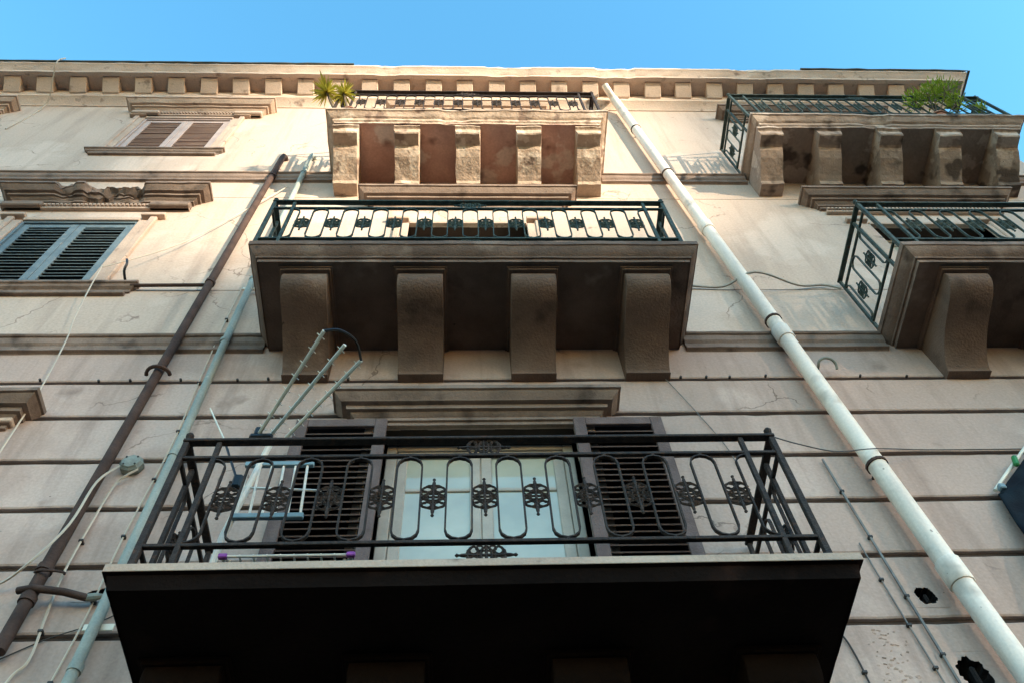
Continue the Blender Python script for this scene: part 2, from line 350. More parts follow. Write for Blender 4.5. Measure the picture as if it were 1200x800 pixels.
# string courses, interrupted by the balconies
def string(xa, xb, zt, name='string_course', m='trim'):
    mb = MB()
    prof = [(0.03, zt + .01), (-.075, zt), (-.085, zt - .03), (-.075, zt - .045), (-.06, zt - .05), (-.05, zt - .12), (-.03, zt - .15), (-.028, zt - .19), (-.04, zt - .2), (-.04, zt - .235), (-.012, zt - .245), (.02, zt - .27), (.03, zt - .27)]
    n = max(2, int((xb - xa) / .15)); vs = []; fs = []
    for i in range(n + 1):
        x = xa + (xb - xa) * i / n
        for (y, z) in prof: vs.append((x, y + .006 * noise.noise(Vector((x * 4, z * 9, 3))) * (y < 0), z + .005 * noise.noise(Vector((x * 3, zt, z * 4)))))
    k = len(prof)
    for i in range(n):
        for j in range(k): fs.append((i * k + j, i * k + (j + 1) % k, (i + 1) * k + (j + 1) % k, (i + 1) * k + j))
    fs += [tuple(range(k))[::-1], tuple(range(n * k, n * k + k))]
    put(name, mb.add(vs, fs), m, B)
string(XL, -1.9, 8.92); string(2.03, 3.97, 8.92); string(7.9, XR, 8.92)
string(XL, -1.87, 13.43); string(1.83, 3.86, 13.43); string(7.62, XR, 13.43)

# ---------------------------------------------------------------- roof cornice
cz = 16.86
corn = MB().usweep(XL - .5, XR + .54, .60, [(.60, cz), (.585, cz), (.57, cz + .03), (.46, cz + .12), (.445, cz + .13), (.445, cz + .19), (.435, cz + .2), (.435, cz + .42), (.18, cz + .42), (.18, cz + .385),
        (.11, cz + .385), (.10, cz + .43), (.055, cz + .47), (.03, cz + .51), (.0, cz + .53), (0, cz + .60), (.60, cz + .66)], seg=.06, rough=.007, seed=4, chips=((-1.6, -1.2, .02), (.3, 1.1, .018), (2.2, 2.9, .025), (4.6, 5.4, .02)))
corn_o = put('cornice', corn.mesh('cornice', True, 35), 'cornice', B)
md = MB().prism([(-.167, .0), (-.19, .0), (-.395, .165), (-.405, .175), (-.405, .202), (-.167, .202)], -.14, .14)
bm = bmesh.new(); me = md.mesh('modillion'); bm.from_mesh(me); bmesh.ops.bevel(bm, geom=bm.edges[:], offset=.008, segments=1, affect='EDGES'); bm.to_mesh(me); bm.free()
x = -11.6; i = 0
while x < 8.3:
    put('modillion', me, 'cornice', corn_o, (x, 0, cz + .215), rot=(0, 0, random.uniform(-.02, .02))); x += .549; i += 1
def gutter(a, b, right):
    mb = MB(); n = int((b - a) / .2)
    pts = [(a + (b - a) * i / n, -.61 + .012 * noise.noise(Vector((i * .7, 2, 5))), cz + .60 + .012 * noise.noise(Vector((i * .4, 1, 1)))) for i in range(n + 1)]
    if right: pts += [(b, 1.0, cz + .6)]
    mb.tube(pts, .024, 8); put('gutter', mb, 'gutter', corn_o)
gutter(XL, -2.0, False); gutter(5.9, XR + .6, True)

# ---------------------------------------------------------------- window hoods, surrounds, windows, doors
def hood(x0, x1, zt, d=.25, chips=(), rough=.006, seed=0, m='trim', ears=True, drop=.0):
    cx = (x0 + x1) / 2
    prof = [(d, zt + .05), (.0, zt), (0, zt - .045), (.02, zt - .05), (.03, zt - .07), (.065, zt - .10), (.075, zt - .115), (.115, zt - .12), (.12, zt - .16), (.15, zt - .165), (.17, zt - .19), (.185, zt - .20), (.185, zt - .235), (.205, zt - .24), (.21, zt - .27), (d, zt - .275)]
    h = put('window_hood', MB().usweep(x0, x1, d, prof, seg=.03 if chips else .06, rough=rough, chips=chips, seed=seed).mesh('window_hood', True, 30), m, B)
    return h
def dentils(h, x0, x1, z):
    mb = MB(); n = int((x1 - x0) / .05)
    for i in range(n): mb.box(x0 + i * .05, x0 + i * .05 + .028, -.075, -.0205, z, z + .04)
    put('dentil_band', mb, 'trim_light', h, kind='stuff')
    put('frieze_band', MB().box(x0 - .02, x1 + .02, -.05, .001, z - .045, z - .002, .006), 'trim_light', h)
def surround(h, op, w=.17, d=.05, m='trim_light', top=True, ear=True):
    """moulded architrave round an opening: two fasciae and a raised outer bead"""
    x0, x1, z0, z1 = op
    for s, xe in ((-1, x0), (1, x1)):
        a, b = sorted((xe, xe + s * w * .55)); put('jamb', MB().box(a, b, -d * .6, .2, z0, z1 + .001, .006), m, h)
        a, b = sorted((xe + s * w * .552, xe + s * w)); put('jamb_bead', MB().box(a, b, -d, .01, z0, z1 + w * .4, .012), m, h)
        if ear:
            a, b = sorted((xe - s * .0, xe + s * (w + .09))); put('ear', MB().box(a, b, -d - .025, .01, z1 + w * .4 + .002, z1 + w * .4 + .07, .008), m, h)
    if top: put('lintel', MB().box(x0 + .002, x1 - .002, -d * .7, .2, z1 + .002, z1 + w * .38, .006), m, h)
def sill(h, x0, x1, zt, d=.15):
    put('sill', MB().usweep(x0, x1, d, [(d, zt), (0, zt - .004), (0, zt - .04), (.02, zt - .05), (.03, zt - .085), (.06, zt - .11), (.065, zt - .15), (d, zt - .155)], seg=.1, rough=.005, seed=x0), 'trim', h)
    put('sill_apron', MB().box(x0 + .1, x1 - .1, -.045, .01, zt - .21, zt - .157, .008), 'trim', h)

def louvre(parent, x0, x1, z0, z1, y, pitch, frame_m, slat_m, st=.075, mid=None, tilt=38, thick=.035, name='shutter', slat_d=.085, shade_board_y=None):
    """one shutter leaf: frame (mesh) with every slat as its own piece"""
    cx = (x0 + x1) / 2; f = MB(); hw = (x1 - x0) / 2
    f.box(-hw, -hw + st, -thick / 2, thick / 2, 0, z1 - z0, .004); f.box(hw - st, hw, -thick / 2, thick / 2, 0, z1 - z0, .004)
    f.box(-hw + st + .001, hw - st - .001, -thick / 2 + .002, thick / 2 - .002, 0, st * 1.3, .004); f.box(-hw + st + .001, hw - st - .001, -thick / 2 + .002, thick / 2 - .002, z1 - z0 - st, z1 - z0, .004)
    s = put(name, f, frame_m, parent, (cx, y, z0))
    zz = st * 1.3 + .02; sm = MB().box(-hw + st - .004, hw - st + .004, -slat_d / 2 + .005, slat_d / 2, -.004, .004).box(-hw + st - .004, hw - st + .004, -slat_d / 2, -slat_d / 2 + .0049, -.005, .005).mesh('slat')
    sm.materials.append(M[slat_m]); sm.materials.append(M[frame_m])
    for p_ in list(sm.polygons)[6:]: p_.material_index = 1  # front noses in the lighter frame paint stand for sky-lit slat edges
    while zz < z1 - z0 - st - .01:
        put('slat', sm, slat_m, s, (0, slat_d * .22 + random.uniform(-.002, .002), zz), rot=(rad(tilt + random.uniform(-4, 4)), random.uniform(-.006, .006), 0)); zz += pitch
    if shade_board_y: put('shade_board', MB().box(-hw + .01, hw - .01, shade_board_y, shade_board_y + .006, .01, z1 - z0 - .01), slat_m, s)  # dark sheet added behind the slats so the gaps look shaded
    return s
def window(op, frame_m, slat_m, y=.0, pitch=.08, tilt=40):
    x0, x1, z0, z1 = op; cx = (x0 + x1) / 2
    fr = MB(); w = .035
    fr.box(x0 + .001, x0 + w, y - .01, y + .09, z0 + .001, z1 - .001, .004); fr.box(x1 - w, x1 - .001, y - .01, y + .09, z0 + .001, z1 - .001, .004); fr.box(x0 + w + .001, x1 - w - .001, y - .01, y + .09, z1 - w, z1 - .001, .004)
    wd = put('window', fr, frame_m, B)
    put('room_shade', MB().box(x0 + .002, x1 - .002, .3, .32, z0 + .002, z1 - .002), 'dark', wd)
    return wd, [louvre(B, a, b, z0 + .01, z1 - w - .005, y + .03, pitch, frame_m, slat_m, st=.085, tilt=tilt) for a, b in ((x0 + w + .003, cx - .004), (cx + .004, x1 - w - .003))]

# lower-left window with blue shutters
h = hood(-5.90, -3.29, 12.53, .25, chips=((-5.2, -4.95, .06), (-4.85, -4.1, .105)), rough=.009, seed=3)
dentils(h, -5.72, -3.5, 12.17); surround(h, WLL, .2, .05); sill(h, -5.95, -3.43, 10.03, .085)
for xa in (-5.78, -3.98): put('bracket', MB().box(xa, xa + .5, -.1, .0, 12.125, 12.235, .015), 'trim', h)
window(WLL, 'blue_paint', 'slat_shade')
# upper-left window
h = hood(-5.68, -3.23, 16.62, .25, rough=.008, seed=8, m='trim_light'); dentils(h, -5.45, -3.45, 16.28); surround(h, WUL, .18, .045); sill(h, -5.62, -3.60, 14.50, .07)
for xa in (-5.52, -3.86): put('bracket', MB().box(xa, xa + .45, -.1, .0, 16.235, 16.34, .015), 'trim_light', h)
window(WUL, 'lilac_paint', 'brown_slat', pitch=.066, tilt=52)
# further windows on the left, mostly outside the picture
h = hood(-9.75, -7.44, 16.62, .25, seed=18, m='trim_light'); dentils(h, -9.5, -7.7, 16.28); surround(h, WEL, .18, .045); sill(h, -9.6, -7.6, 14.58, .13); window(WEL, 'lilac_paint', 'brown_slat', pitch=.07, tilt=62)
h = hood(-9.9, -7.3, 12.53, .25, seed=28); surround(h, WFL, .2, .05); sill(h, -9.9, -7.4, 10.08, .16); window(WFL, 'blue_paint', 'slat_shade')
h = hood(-5.74, -3.47, 7.76, .24, seed=13); surround(h, WDL, .19, .05); sill(h, -5.6, -3.6, 5.72, .14); window(WDL, 'mauve_paint', 'mauve_slat_shade', pitch=.065)

def french_door(op, y=.19, glaz=True, frame_m='cream_paint', muntin=None):
    x0, x1, z0, z1 = op; cx = (x0 + x1) / 2; w = .085
    f = MB()
    f.box(x0 + .001, x0 + w, y, y + .09, z0, z1 - .001, .006); f.box(x1 - w, x1 - .001, y, y + .09, z0, z1 - .001, .006); f.box(x0 + w + .001, x1 - w - .001, y + .002, y + .088, z1 - .06, z1 - .001, .006)
    d = put('balcony_door', f, frame_m, B)
    zm = muntin or (z0 + z1) / 2 + .6
    for a, b in ((x0 + w + .004, cx - .002), (cx + .002, x1 - w - .004)):
        l = MB(); sw = .085
        l.box(a, a + sw, y + .015, y + .06, z0 + .01, z1 - .065, .006); l.box(b - sw, b, y + .015, y + .06, z0 + .01, z1 - .065, .006)
        l.box(a + sw + .001, b - sw - .001, y + .017, y + .058, z0 + .01, z0 + .75, .006); l.box(a + sw + .001, b - sw - .001, y + .017, y + .058, z1 - .145, z1 - .065, .006)
        l.box(a + sw + .001, b - sw - .001, y + .02, y + .055, zm - .018, zm + .018, .005)
        put('door_leaf', l, frame_m, d)
        for za, zb in ((z0 + .752, zm - .02), (zm + .02, z1 - .147)):
            put('pane', MB().box(a + sw - .005, b - sw + .005, y + .034, y + .04, za, zb), 'glass', d)
    put('handle', MB().box(cx - .015, cx + .015, y - .03, y + .012, z0 + 1.05, z0 + 1.2, .006), 'iron', d)
    cur = MB(); n = 40; vs = []; fs = []
    for i in range(n + 1):
        xx = x0 + .03 + (x1 - x0 - .06) * i / n; yy = y + .14 + .018 * math.sin(i * 1.1) + .008 * math.sin(i * 2.7)
        vs += [(xx, yy, z0 + .02), (xx, yy, z1 - .02)]
    for i in range(n): fs.append((2 * i, 2 * i + 2, 2 * i + 3, 2 * i + 1))
    put('curtain', cur.add(vs, fs).mesh('curtain', True), 'curtain', d)
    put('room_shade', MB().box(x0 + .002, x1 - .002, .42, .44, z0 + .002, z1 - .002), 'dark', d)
    return d
h = hood(-1.125, 1.245, 7.75, .24, seed=21, rough=.004); surround(h, DOOR1, .17, .03, m='trim_light', ear=False)
french_door(DOOR1, muntin=6.96)
# its two shutters stand folded back against the wall
louvre(B, -1.385, -.665, 5.0, 7.49, -.075, .068, 'mauve_paint', 'mauve_slat_shade', st=.095, tilt=42, slat_d=.08, shade_board_y=.052)
louvre(B, .83, 1.55, 5.0, 7.49, -.075, .068, 'mauve_paint', 'mauve_slat_shade', st=.095, tilt=42, slat_d=.08, shade_board_y=.052)
h = hood(-1.42, 1.385, 12.47, .25, seed=33, rough=.004); surround(h, DOOR2, .18, .04); french_door(DOOR2)
h = hood(4.33, 7.15, 12.47, .25, seed=43, rough=.006); dentils(h, 4.6, 6.9, 12.12); surround(h, DOORR2, .18, .04); french_door(DOORR2)
h = hood(-1.4, 1.38, 16.62, .25, seed=53, rough=.006, m='trim_light'); surround(h, DOOR3, .18, .04); french_door(DOOR3)
h = hood(4.2, 7.15, 16.45, .25, seed=63, rough=.006); surround(h, DOORR3, .18, .04); french_door(DOORR3)

# ---------------------------------------------------------------- balconies
def scroll_console(w):
    pts = [(-.0, -.02, .0), (-.80, 0, 0), (-.815, 0, -.05), (-.80, 0, -.11), (-.75, 0, -.165), (-.66, 0, -.205), (-.52, 0, -.235), (-.40, 0, -.265), (-.29, 0, -.31), (-.20, 0, -.36), (-.13, 0, -.42), (-.09, 0, -.475), (-.085, 0, -.495)]
    sp = spline([(p[0], 0, p[2]) for p in pts[1:]], 3)
    pr = [(p.x, p.z) for p in sp] + [(-.085, -.515)]
    vs = []; fs = []; n = len(pr)
    for x, sh in ((-w / 2, .008), (-w / 2 + .008, 0), (w / 2 - .008, 0), (w / 2, .008)): vs += [(x, min(y + sh, 0), z) for y, z in pr]
    for r in range(3):
        for k in range(n - 1): fs.append((r * n + k, r * n + k + 1, (r + 1) * n + k + 1, (r + 1) * n + k))
    mb = MB().add(vs, fs)
    for x, r in ((-w / 2, 0), (w / 2, 3)):
        q = []; q += [(x, y + .008, z) for y, z in pr]; q += [(x, .02, z) for y, z in pr]
        mb.add(q, [(k, k + 1, n + k + 1, n + k) for k in range(n - 1)])
    mb.add([(-w / 2, -.085, -.515), (w / 2, -.085, -.515), (w / 2, .02, -.515), (-w / 2, .02, -.515)], [(0, 1, 2, 3)])
    me = mb.mesh('console')
    me.set_sharp_from_angle(angle=rad(40))
    for p in me.polygons: p.use_smooth = True
    return me
def block_console(w, seed):
    prof = [(0, 0), (-.80, 0), (-.80, -.045), (-.775, -.055), (-.76, -.065), (-.755, -.17), (-.74, -.185), (-.61, -.195), (-.58, -.205), (-.55, -.25), (-.47, -.315), (-.37, -.37), (-.27, -.425), (-.20, -.475), (-.18, -.53), (0, -.53)]
    mb = MB().prism(prof, -w / 2, w / 2, 6)
    vs = []
    for i, (x, y, z) in enumerate(mb.v):
        q = noise.noise(Vector((x * 9 + seed, y * 7, z * 7))); q2 = noise.noise(Vector((x * 3, y * 9 + seed, z * 12)))
        vs.append((x + .012 * q2 + (.014 if z > -.08 and y < -.1 else 0) * (1 if x > 0 else -1), y + (.012 * q if y < -.01 else 0), z + .008 * q2 * (z < -.01)))
    mb.v = vs; return mb.mesh('console')
CONS = scroll_console(.395)

def rosette_mesh():
    mb = MB()
    mb.lathe((0, 0, 0), [(.003, -.165), (.011, -.155), (.006, -.142), (.010, -.128), (.012, -.10), (.007, -.07), (.009, 0), (.007, .07), (.012, .10), (.010, .128), (.006, .142), (.011, .155), (.003, .165)], 6)
    for s in (-1, 1):
        for t in (-1, 1):
            mb.ring((s * .036, 0, t * .066), .028, .024, .0078, 8, 4); mb.ring((s * .052, 0, t * .035), .018, .02, .007, 7, 4)
            mb.tube([(s * .006, 0, t * .1), (s * .03, -.004, t * .095), (s * .058, 0, t * .078), (s * .068, 0, t * .06)], .009, 4)
    mb.ring((0, 0, .0), .064, .03, .009, 12, 4); mb.ring((0, 0, 0), .034, .05, .007, 10, 4)
    mb.tube([(-.07, 0, 0), (.07, 0, 0)], .009, 4)
    return mb.mesh('rosette')
ROS = rosette_mesh(); ROS.materials.append(None); ROSG = None
def oval_pts(hw, hh, n=6, half=0):
    pts = []
    r = hw
    arc = lambda c, a0, a1: [(c[0] + r * math.cos(rad(a0 + (a1 - a0) * i / n)), 0, c[1] + r * math.sin(rad(a0 + (a1 - a0) * i / n))) for i in range(n + 1)]
    if half == 0: return arc((0, hh - r), 0, 180) + arc((0, -hh + r), 180, 360)
    if half > 0: return [(0, 0, hh)] + arc((0, hh - r), 90, 0)[1:] + arc((0, -hh + r), 0, -90)[:]
    return [(0, 0, hh)] + arc((0, hh - r), 90, 180)[1:] + arc((0, -hh + r), 180, 270)
def bar_loop(pts, wx, wy, closed=True):
    """flat bar bent in the x-z plane: thickness wx in the plane, width wy along y"""
    mb = MB(); m = len(pts); vs = []; fs = []
    for i, p in enumerate(pts):
        a = Vector(pts[(i + 1) % m if closed else min(i + 1, m - 1)]) - Vector(pts[i - 1 if closed else max(i - 1, 0)])
        t = a.normalized() if a.length else Vector((0, 0, 1)); nn = Vector((t.z, 0, -t.x)); p = Vector(p)
        for sx, sy in ((-1, -1), (1, -1), (1, 1), (-1, 1)): vs.append(p + nn * sx * wx / 2 + Vector((0, sy * wy / 2, 0)))
    for i in range(m if closed else m - 1):
        j = (i + 1) % m
        for k in range(4): fs.append((i * 4 + k, i * 4 + (k + 1) % 4, j * 4 + (k + 1) % 4, j * 4 + k))
    return mb.add(vs, fs)
OV_HH = .352; OV_HW = .073
def ov_mesh(half): 
    mb = bar_loop(oval_pts(OV_HW, OV_HH, 6, half), .010, .022, half == 0)
    if half == 0:
        for s in (-1, 1): mb.lathe((0, 0, s * (OV_HH + .012)), [(.012, -.014), (.016, 0), (.008, .012)], 6)
    return mb.mesh('oval_loop')
_cache = {}
def shared(key, fn, m):
    k = (key, m)
    if k not in _cache:
        me = fn(); 
        me = me.copy() if me.materials else me
        me.materials.clear(); me.materials.append(M[m]); _cache[k] = me
    return _cache[k]
def railing(name_label, x0, x1, yf, zs, n, m, finial=True, centre=True, ywall=-.03):
    """x0,x1: corner posts; yf: plane of the front rail; zs: top of the slab"""
    cx = (x0 + x1) / 2; hw = (x1 - x0) / 2
    H1, H2, H3 = 1.105, .945, .195
    R = put('railing', MB().box(-hw - .02, hw + .02, yf - .026, yf + .026, H1 - .012, H1 + .012, .004), m, B, (cx, 0, zs), label=name_label)
    def sub(name, mb): return put(name, mb, m, R)
    sub('middle_rail', MB().box(-hw + .0185, hw - .0185, yf - .013, yf + .013, H2 - .012, H2 + .012, .003))
    sub('lower_rail', MB().box(-hw - .02, hw + .02, yf - .015, yf + .015, H3 - .012, H3 + .012, .003))
    for s in (-1, 1):
        xs = s * hw
        a, b = xs - .026, xs + .026
        sub('side_rail', MB().box(a, b, yf + .027, ywall, H1 - .011, H1 + .011, .004))
        sub('side_rail', MB().box(xs - .012, xs + .012, yf + .019, ywall, H2 - .012, H2 + .012, .003))
        sub('side_rail', MB().box(xs - .012, xs + .012, yf + .019, ywall, H3 - .012, H3 + .012, .003))
        sub('post', MB().box(xs - .018, xs + .018, yf - .0175, yf + .018, 0, H1 - .013, .003))
        xi = s * (hw - .2)
        sub('post', MB().box(xi - .015, xi + .015, yf - .014, yf + .0145, 0, H1 - .0135, .003))
        sub('post', MB().box(xs - .0145, xs + .0145, yf + .19, yf + .22, 0, H1 - .0135, .003))
        sub('post', MB().box(xs - .0145, xs + .0145, ywall - .03, ywall - .001, 0, H1 - .0135, .003))
        if finial: sub('finial', MB().lathe((xs, yf, H1 + .012), [(.02, 0), (.022, .01), (.012, .02), (.024, .04), (.026, .055), (.018, .07), (.004, .08)], 8))
        # side panels
        y0 = yf + .205; y1 = ywall - .015; sp = (y1 - y0) / 2
        for k in range(2): put('rosette', shared('ros', lambda: ROS, m), None, R, (xs, y0 + (k + .5) * sp, .565), rot=(0, 0, rad(90)))
        put('oval_loop', shared('ov0', lambda: ov_mesh(0), m), None, R, (xs, y0 + sp, (H2 + H3) / 2), rot=(0, 0, rad(90)))
        put('oval_loop', shared('ov1', lambda: ov_mesh(1), m), None, R, (xs, y0, (H2 + H3) / 2), rot=(0, 0, rad(90)))
        put('oval_loop', shared('ov-1', lambda: ov_mesh(-1), m), None, R, (xs, y1, (H2 + H3) / 2), rot=(0, 0, rad(90)))
    sp = (2 * hw - .4) / n
    for k in range(n): put('rosette', shared('ros', lambda: ROS, m), None, R, (-hw + .2 + (k + .5) * sp, yf, .565), rot=(0, random.uniform(-.03, .03), 0))
    for k in range(1, n): put('oval_loop', shared('ov0', lambda: ov_mesh(0), m), None, R, (-hw + .2 + k * sp, yf, (H2 + H3) / 2), rot=(0, random.uniform(-.012, .012), 0))
    put('oval_loop', shared('ov1', lambda: ov_mesh(1), m), None, R, (-hw + .2 + .012, yf, (H2 + H3) / 2))
    put('oval_loop', shared('ov-1', lambda: ov_mesh(-1), m), None, R, (hw - .2 - .012, yf, (H2 + H3) / 2))
    if centre:
        for zc in ((H1 + H2) / 2, H3 / 2): put('rosette', shared('ros', lambda: ROS, m), None, R, (0, yf, zc), rot=(0, rad(90), 0))
    return R

def balcony(x0, x1, d, zs, cons_x, label, mat_slab, mat_soffit, mat_cons, style, rough, lit_fascia_m=None):
    cx = (x0 + x1) / 2; hw = (x1 - x0) / 2
    if style == 'slim':
        prof = [(d, 0), (.012, 0), (0, -.008), (0, -.055), (.02, -.06), (.03, -.09), (.04, -.14)]; zsof = -.14; inner = .04
    elif style == 'scroll':
        prof = [(d, 0), (.012, 0), (0, -.008), (0, -.075), (.012, -.08), (.02, -.10), (.045, -.15), (.075, -.175), (.08, -.195), (.098, -.197), (.098, -.245)]
        zsof = -.245; inner = .098
    else:
        prof = [(d, 0), (.012, 0), (0, -.008), (0, -.055), (.02, -.062), (.05, -.10), (.07, -.13), (.10, -.145), (.105, -.20), (.125, -.215), (.13, -.25)]
        zsof = -.25; inner = .13
    S = put('balcony', MB().usweep(-hw, hw, d, prof, seg=.07, rough=rough, seed=x0 * 3 + zs, chips=((.0 - hw * .2, .0, .02),) if rough > .008 else ()).mesh('balcony', True, 30), mat_slab, B, (cx, 0, zs), label=label)
    if lit_fascia_m: put('lit_fascia', MB().box(-hw + .001, hw - .001, -d - .006, -d - .0005, -.054, -.003, .002), lit_fascia_m, S)  # paler strip stands for the front edge catching skylight
    # soffit sheet with a slightly sunk field, closes the underside
    ix = hw - inner
    put('soffit', MB().box(-ix + .001, ix - .001, -d + inner + .001, .02, zsof + .012, zsof + .06), mat_soffit, S)
    if style in ('scroll', 'slim'):
        ky = .55 if style == 'slim' else 1
        for a in cons_x:
            xc = a - cx
            put('abacus', MB().box(xc - .22, xc + .22, -.845 * ky, .02, zsof - .022, zsof + .0105, .008).box(xc - .235, xc + .235, -.86 * ky, .02, zsof - .0085, zsof + .0115, .004), mat_cons, S)
            put('console', CONS, mat_cons, S, (xc, 0, zsof - .022)).scale = (1, .55 if style == 'slim' else 1, 1)
    else:
        for i, a in enumerate(cons_x): put('console', block_console(.31, i * 7.7 + x0), mat_cons, S, (a - cx, 0, zsof + .011))
    return S
CONS.materials.clear()
def cons_copy(m):
    c = CONS.copy(); c.materials.append(M[m]); return c
# middle storey, centre
_C = CONS
CONS = cons_copy('slab')
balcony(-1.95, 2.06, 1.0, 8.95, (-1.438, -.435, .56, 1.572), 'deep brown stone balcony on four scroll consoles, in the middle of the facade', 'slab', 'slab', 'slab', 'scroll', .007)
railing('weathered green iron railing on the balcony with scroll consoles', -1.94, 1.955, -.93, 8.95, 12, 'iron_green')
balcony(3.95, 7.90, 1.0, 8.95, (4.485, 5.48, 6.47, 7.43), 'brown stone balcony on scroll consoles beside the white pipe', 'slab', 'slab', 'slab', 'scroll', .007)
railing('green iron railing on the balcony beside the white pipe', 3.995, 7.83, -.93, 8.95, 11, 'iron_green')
# lowest storey: stone coloured near-black for shade, front edge paler for skylight
CONS = _C.copy(); CONS.materials.append(M['shade_black'])
balcony(-1.815, 2.012, 1.0, 4.945, (-1.48, -.44, .62, 1.63), 'lowest balcony with deep shade painted near-black and a paler lit front edge', 'shade_black', 'shade_black', 'shade_black', 'slim', .006, lit_fascia_m='trim_light')
railing('black iron railing with looped bars and cast rosettes', -1.725, 1.885, -.93, 4.945, 11, 'iron')
# top storey
balcony(-1.905, 1.865, .95, 13.45, (-1.62, -.82, -.02, .79, 1.58), 'flaking balcony with five block consoles and reddish soffit panels', 'flaky', 'red_soffit', 'flaky', 'block', .012)
railing('slender iron railing of the sunlit top balcony', -1.83, 1.79, -.88, 13.45, 12, 'iron')
balcony(3.83, 7.68, .92, 13.5, (4.05, 4.85, 5.69, 6.51, 7.31), 'crumbling top balcony with five block consoles under leafy plants', 'flaky_dark', 'flaky_dark', 'flaky_dark', 'block', .014)
railing('slender iron railing of the top balcony with plants', 3.84, 7.6, -.86, 13.5, 12, 'iron_green', ywall=-.03)

# ---------------------------------------------------------------- pipes
def pipe(name, pts, r, m, label, cat, collars=(), cm=None, cr=1.18, ch=.035, n=14):
    o = put(name, MB().tube(pts, r, n).mesh(name, True, 40), m, label=label, cat=cat)
    for (p, t) in collars:
        t = Vector(t).normalized(); a = Vector(p) - t * ch / 2; b = Vector(p) + t * ch / 2
        put('collar', MB().tube([a, b], r * cr, n).mesh('collar', True, 40), cm or m, o)
    return o
# white rain pipe
P0 = Vector((2.57, -.13, 16.75)); P1 = Vector((3.135, -.13, 4.9)); dv = (P1 - P0).normalized()
def onp(z): t = (z - P0.z) / (P1.z - P0.z); return P0 + (P1 - P0) * t
wp_pts = [(2.3, -.40, 17.05), (2.36, -.36, 16.98), (2.50, -.2, 16.88)] + [tuple(onp(z)) for z in (16.7, 13.3, 9, 7)] + [tuple(onp(5)), tuple(onp(0.1))]
WP = pipe('rain_pipe', [tuple(p) for p in wp_pts[2:]], .073, 'white_pipe', 'thick white plastic rain pipe running the whole height of the wall', 'pipe')
for z, big in ((15.33, 1), (13.25, 1), (11.34, 0), (9.02, 1), (8.75, 0), (6.77, 1), (5.65, 0)):
    c = onp(z)
    if big:
        a = c - dv * .013; b = c + dv * .013; put('clamp', MB().tube([a, b], .084, 14), 'rust_pipe', WP); put('clamp_pin', MB().box(c.x - .008, c.x + .008, -.06, .02, c.z - .008, c.z + .008), 'rust_pipe', WP)
    else:
        put('pipe_socket', MB().tube([c - dv * .1, c - dv * .09, c + dv * .09, c + dv * .1], .086, 14, taper=[.93, 1, 1, .95]).mesh('pipe_socket', True, 50), 'white_pipe', WP)
put('pipe_elbow', MB().tube([(2.50, -.2, 16.93), (2.42, -.3, 17.0), (2.36, -.38, 17.1)], .06, 12).mesh('pipe_elbow', True, 50), 'white_pipe', WP)
# dark rusty pipe
DP = pipe('soil_pipe', [(-2.648, .02, 14.12), (-2.65, -.05, 14.1), (-2.655, -.085, 14.04), (-2.66, -.09, 13.95), (-2.69, -.09, 8.2), (-2.695, -.09, 5.21)], .041, 'rust_pipe', 'dark rusty iron pipe ending in mid-air beside the antenna cables', 'pipe', [((-2.66, -.09, 13.2), (0, 0, 1)), ((-2.68, -.09, 9.95), (0, 0, 1)), ((-2.695, -.09, 5.86), (0, 0, 1)), ((-2.695, -.09, 5.60), (0, 0, 1))], cr=1.25, ch=.05)
ring = [(-2.69 + .10 * math.cos(a), -.07 - .09 * math.sin(a), 8.2) for a in [i * math.pi / 10 for i in range(11)]]
put('wall_bracket', MB().tube(ring, .017, 6), 'rust_pipe', DP)
ring = [(-2.66 + .085 * math.cos(a), -.08 - .07 * math.sin(a), 5.84 - .05 * math.sin(a)) for a in [i * math.pi / 10 - .6 for i in range(12)]]
put('wall_bracket', MB().tube(ring, .009, 6), 'rust_pipe', DP)
put('branch_pipe', MB().tube([(-2.74, -.06, 9.955), (-3.2, -.055, 9.96), (-3.5, -.05, 9.965)], .02, 8), 'rust_pipe', DP)
put('branch_pipe', MB().tube([(-2.78, -.10, 5.67), (-2.69, -.12, 5.67), (-2.5, -.1, 5.655), (-2.36, -.06, 5.64)], .024, 10).mesh('branch_pipe', True, 40), 'rust_pipe', DP)
put('branch_end', MB().tube([(-2.37, -.06, 5.64), (-2.32, -.055, 5.65), (-2.29, -.05, 5.66), (-2.25, -.03, 5.68)], .022, 9, taper=[1.1, 1.2, .8, .5]), 'grey_plastic', DP)
# pale blue pipe
BP = pipe('conduit_pipe', [(-2.25, .02, 14.16), (-2.255, -.05, 14.14), (-2.258, -.09, 14.08), (-2.26, -.10, 13.95), (-2.25, -.10, 9.9), (-2.22, -.10, 7.2), (-2.21, -.10, 4.0)], .035, 'blue_pipe', 'pale blue-green pipe passing behind the end of the black railing', 'pipe', [((-2.26, -.10, 13.3), (0, 0, 1)), ((-2.25, -.1, 10.0), (0, 0, 1)), ((-2.245, -.1, 8.72), (0, 0, 1)), ((-2.22, -.1, 7.02), (0, 0, 1)), ((-2.21, -.1, 5.07), (0, 0, 1))], cr=1.2, ch=.05)
put('pipe_clip', MB().box(-2.30, -2.12, -.062, -.05, 5.38, 5.43, .003), 'alu', BP)
put('pipe_clip', MB().box(-2.34, -2.14, -.062, -.05, 9.86, 9.9, .003), 'alu', BP)
put('pipe_cap', MB().lathe((-2.14, -.1, 6.99), [(.042, 0), (.045, .03), (.045, .07), (.03, .09)], 10), 'blue_pipe', BP)

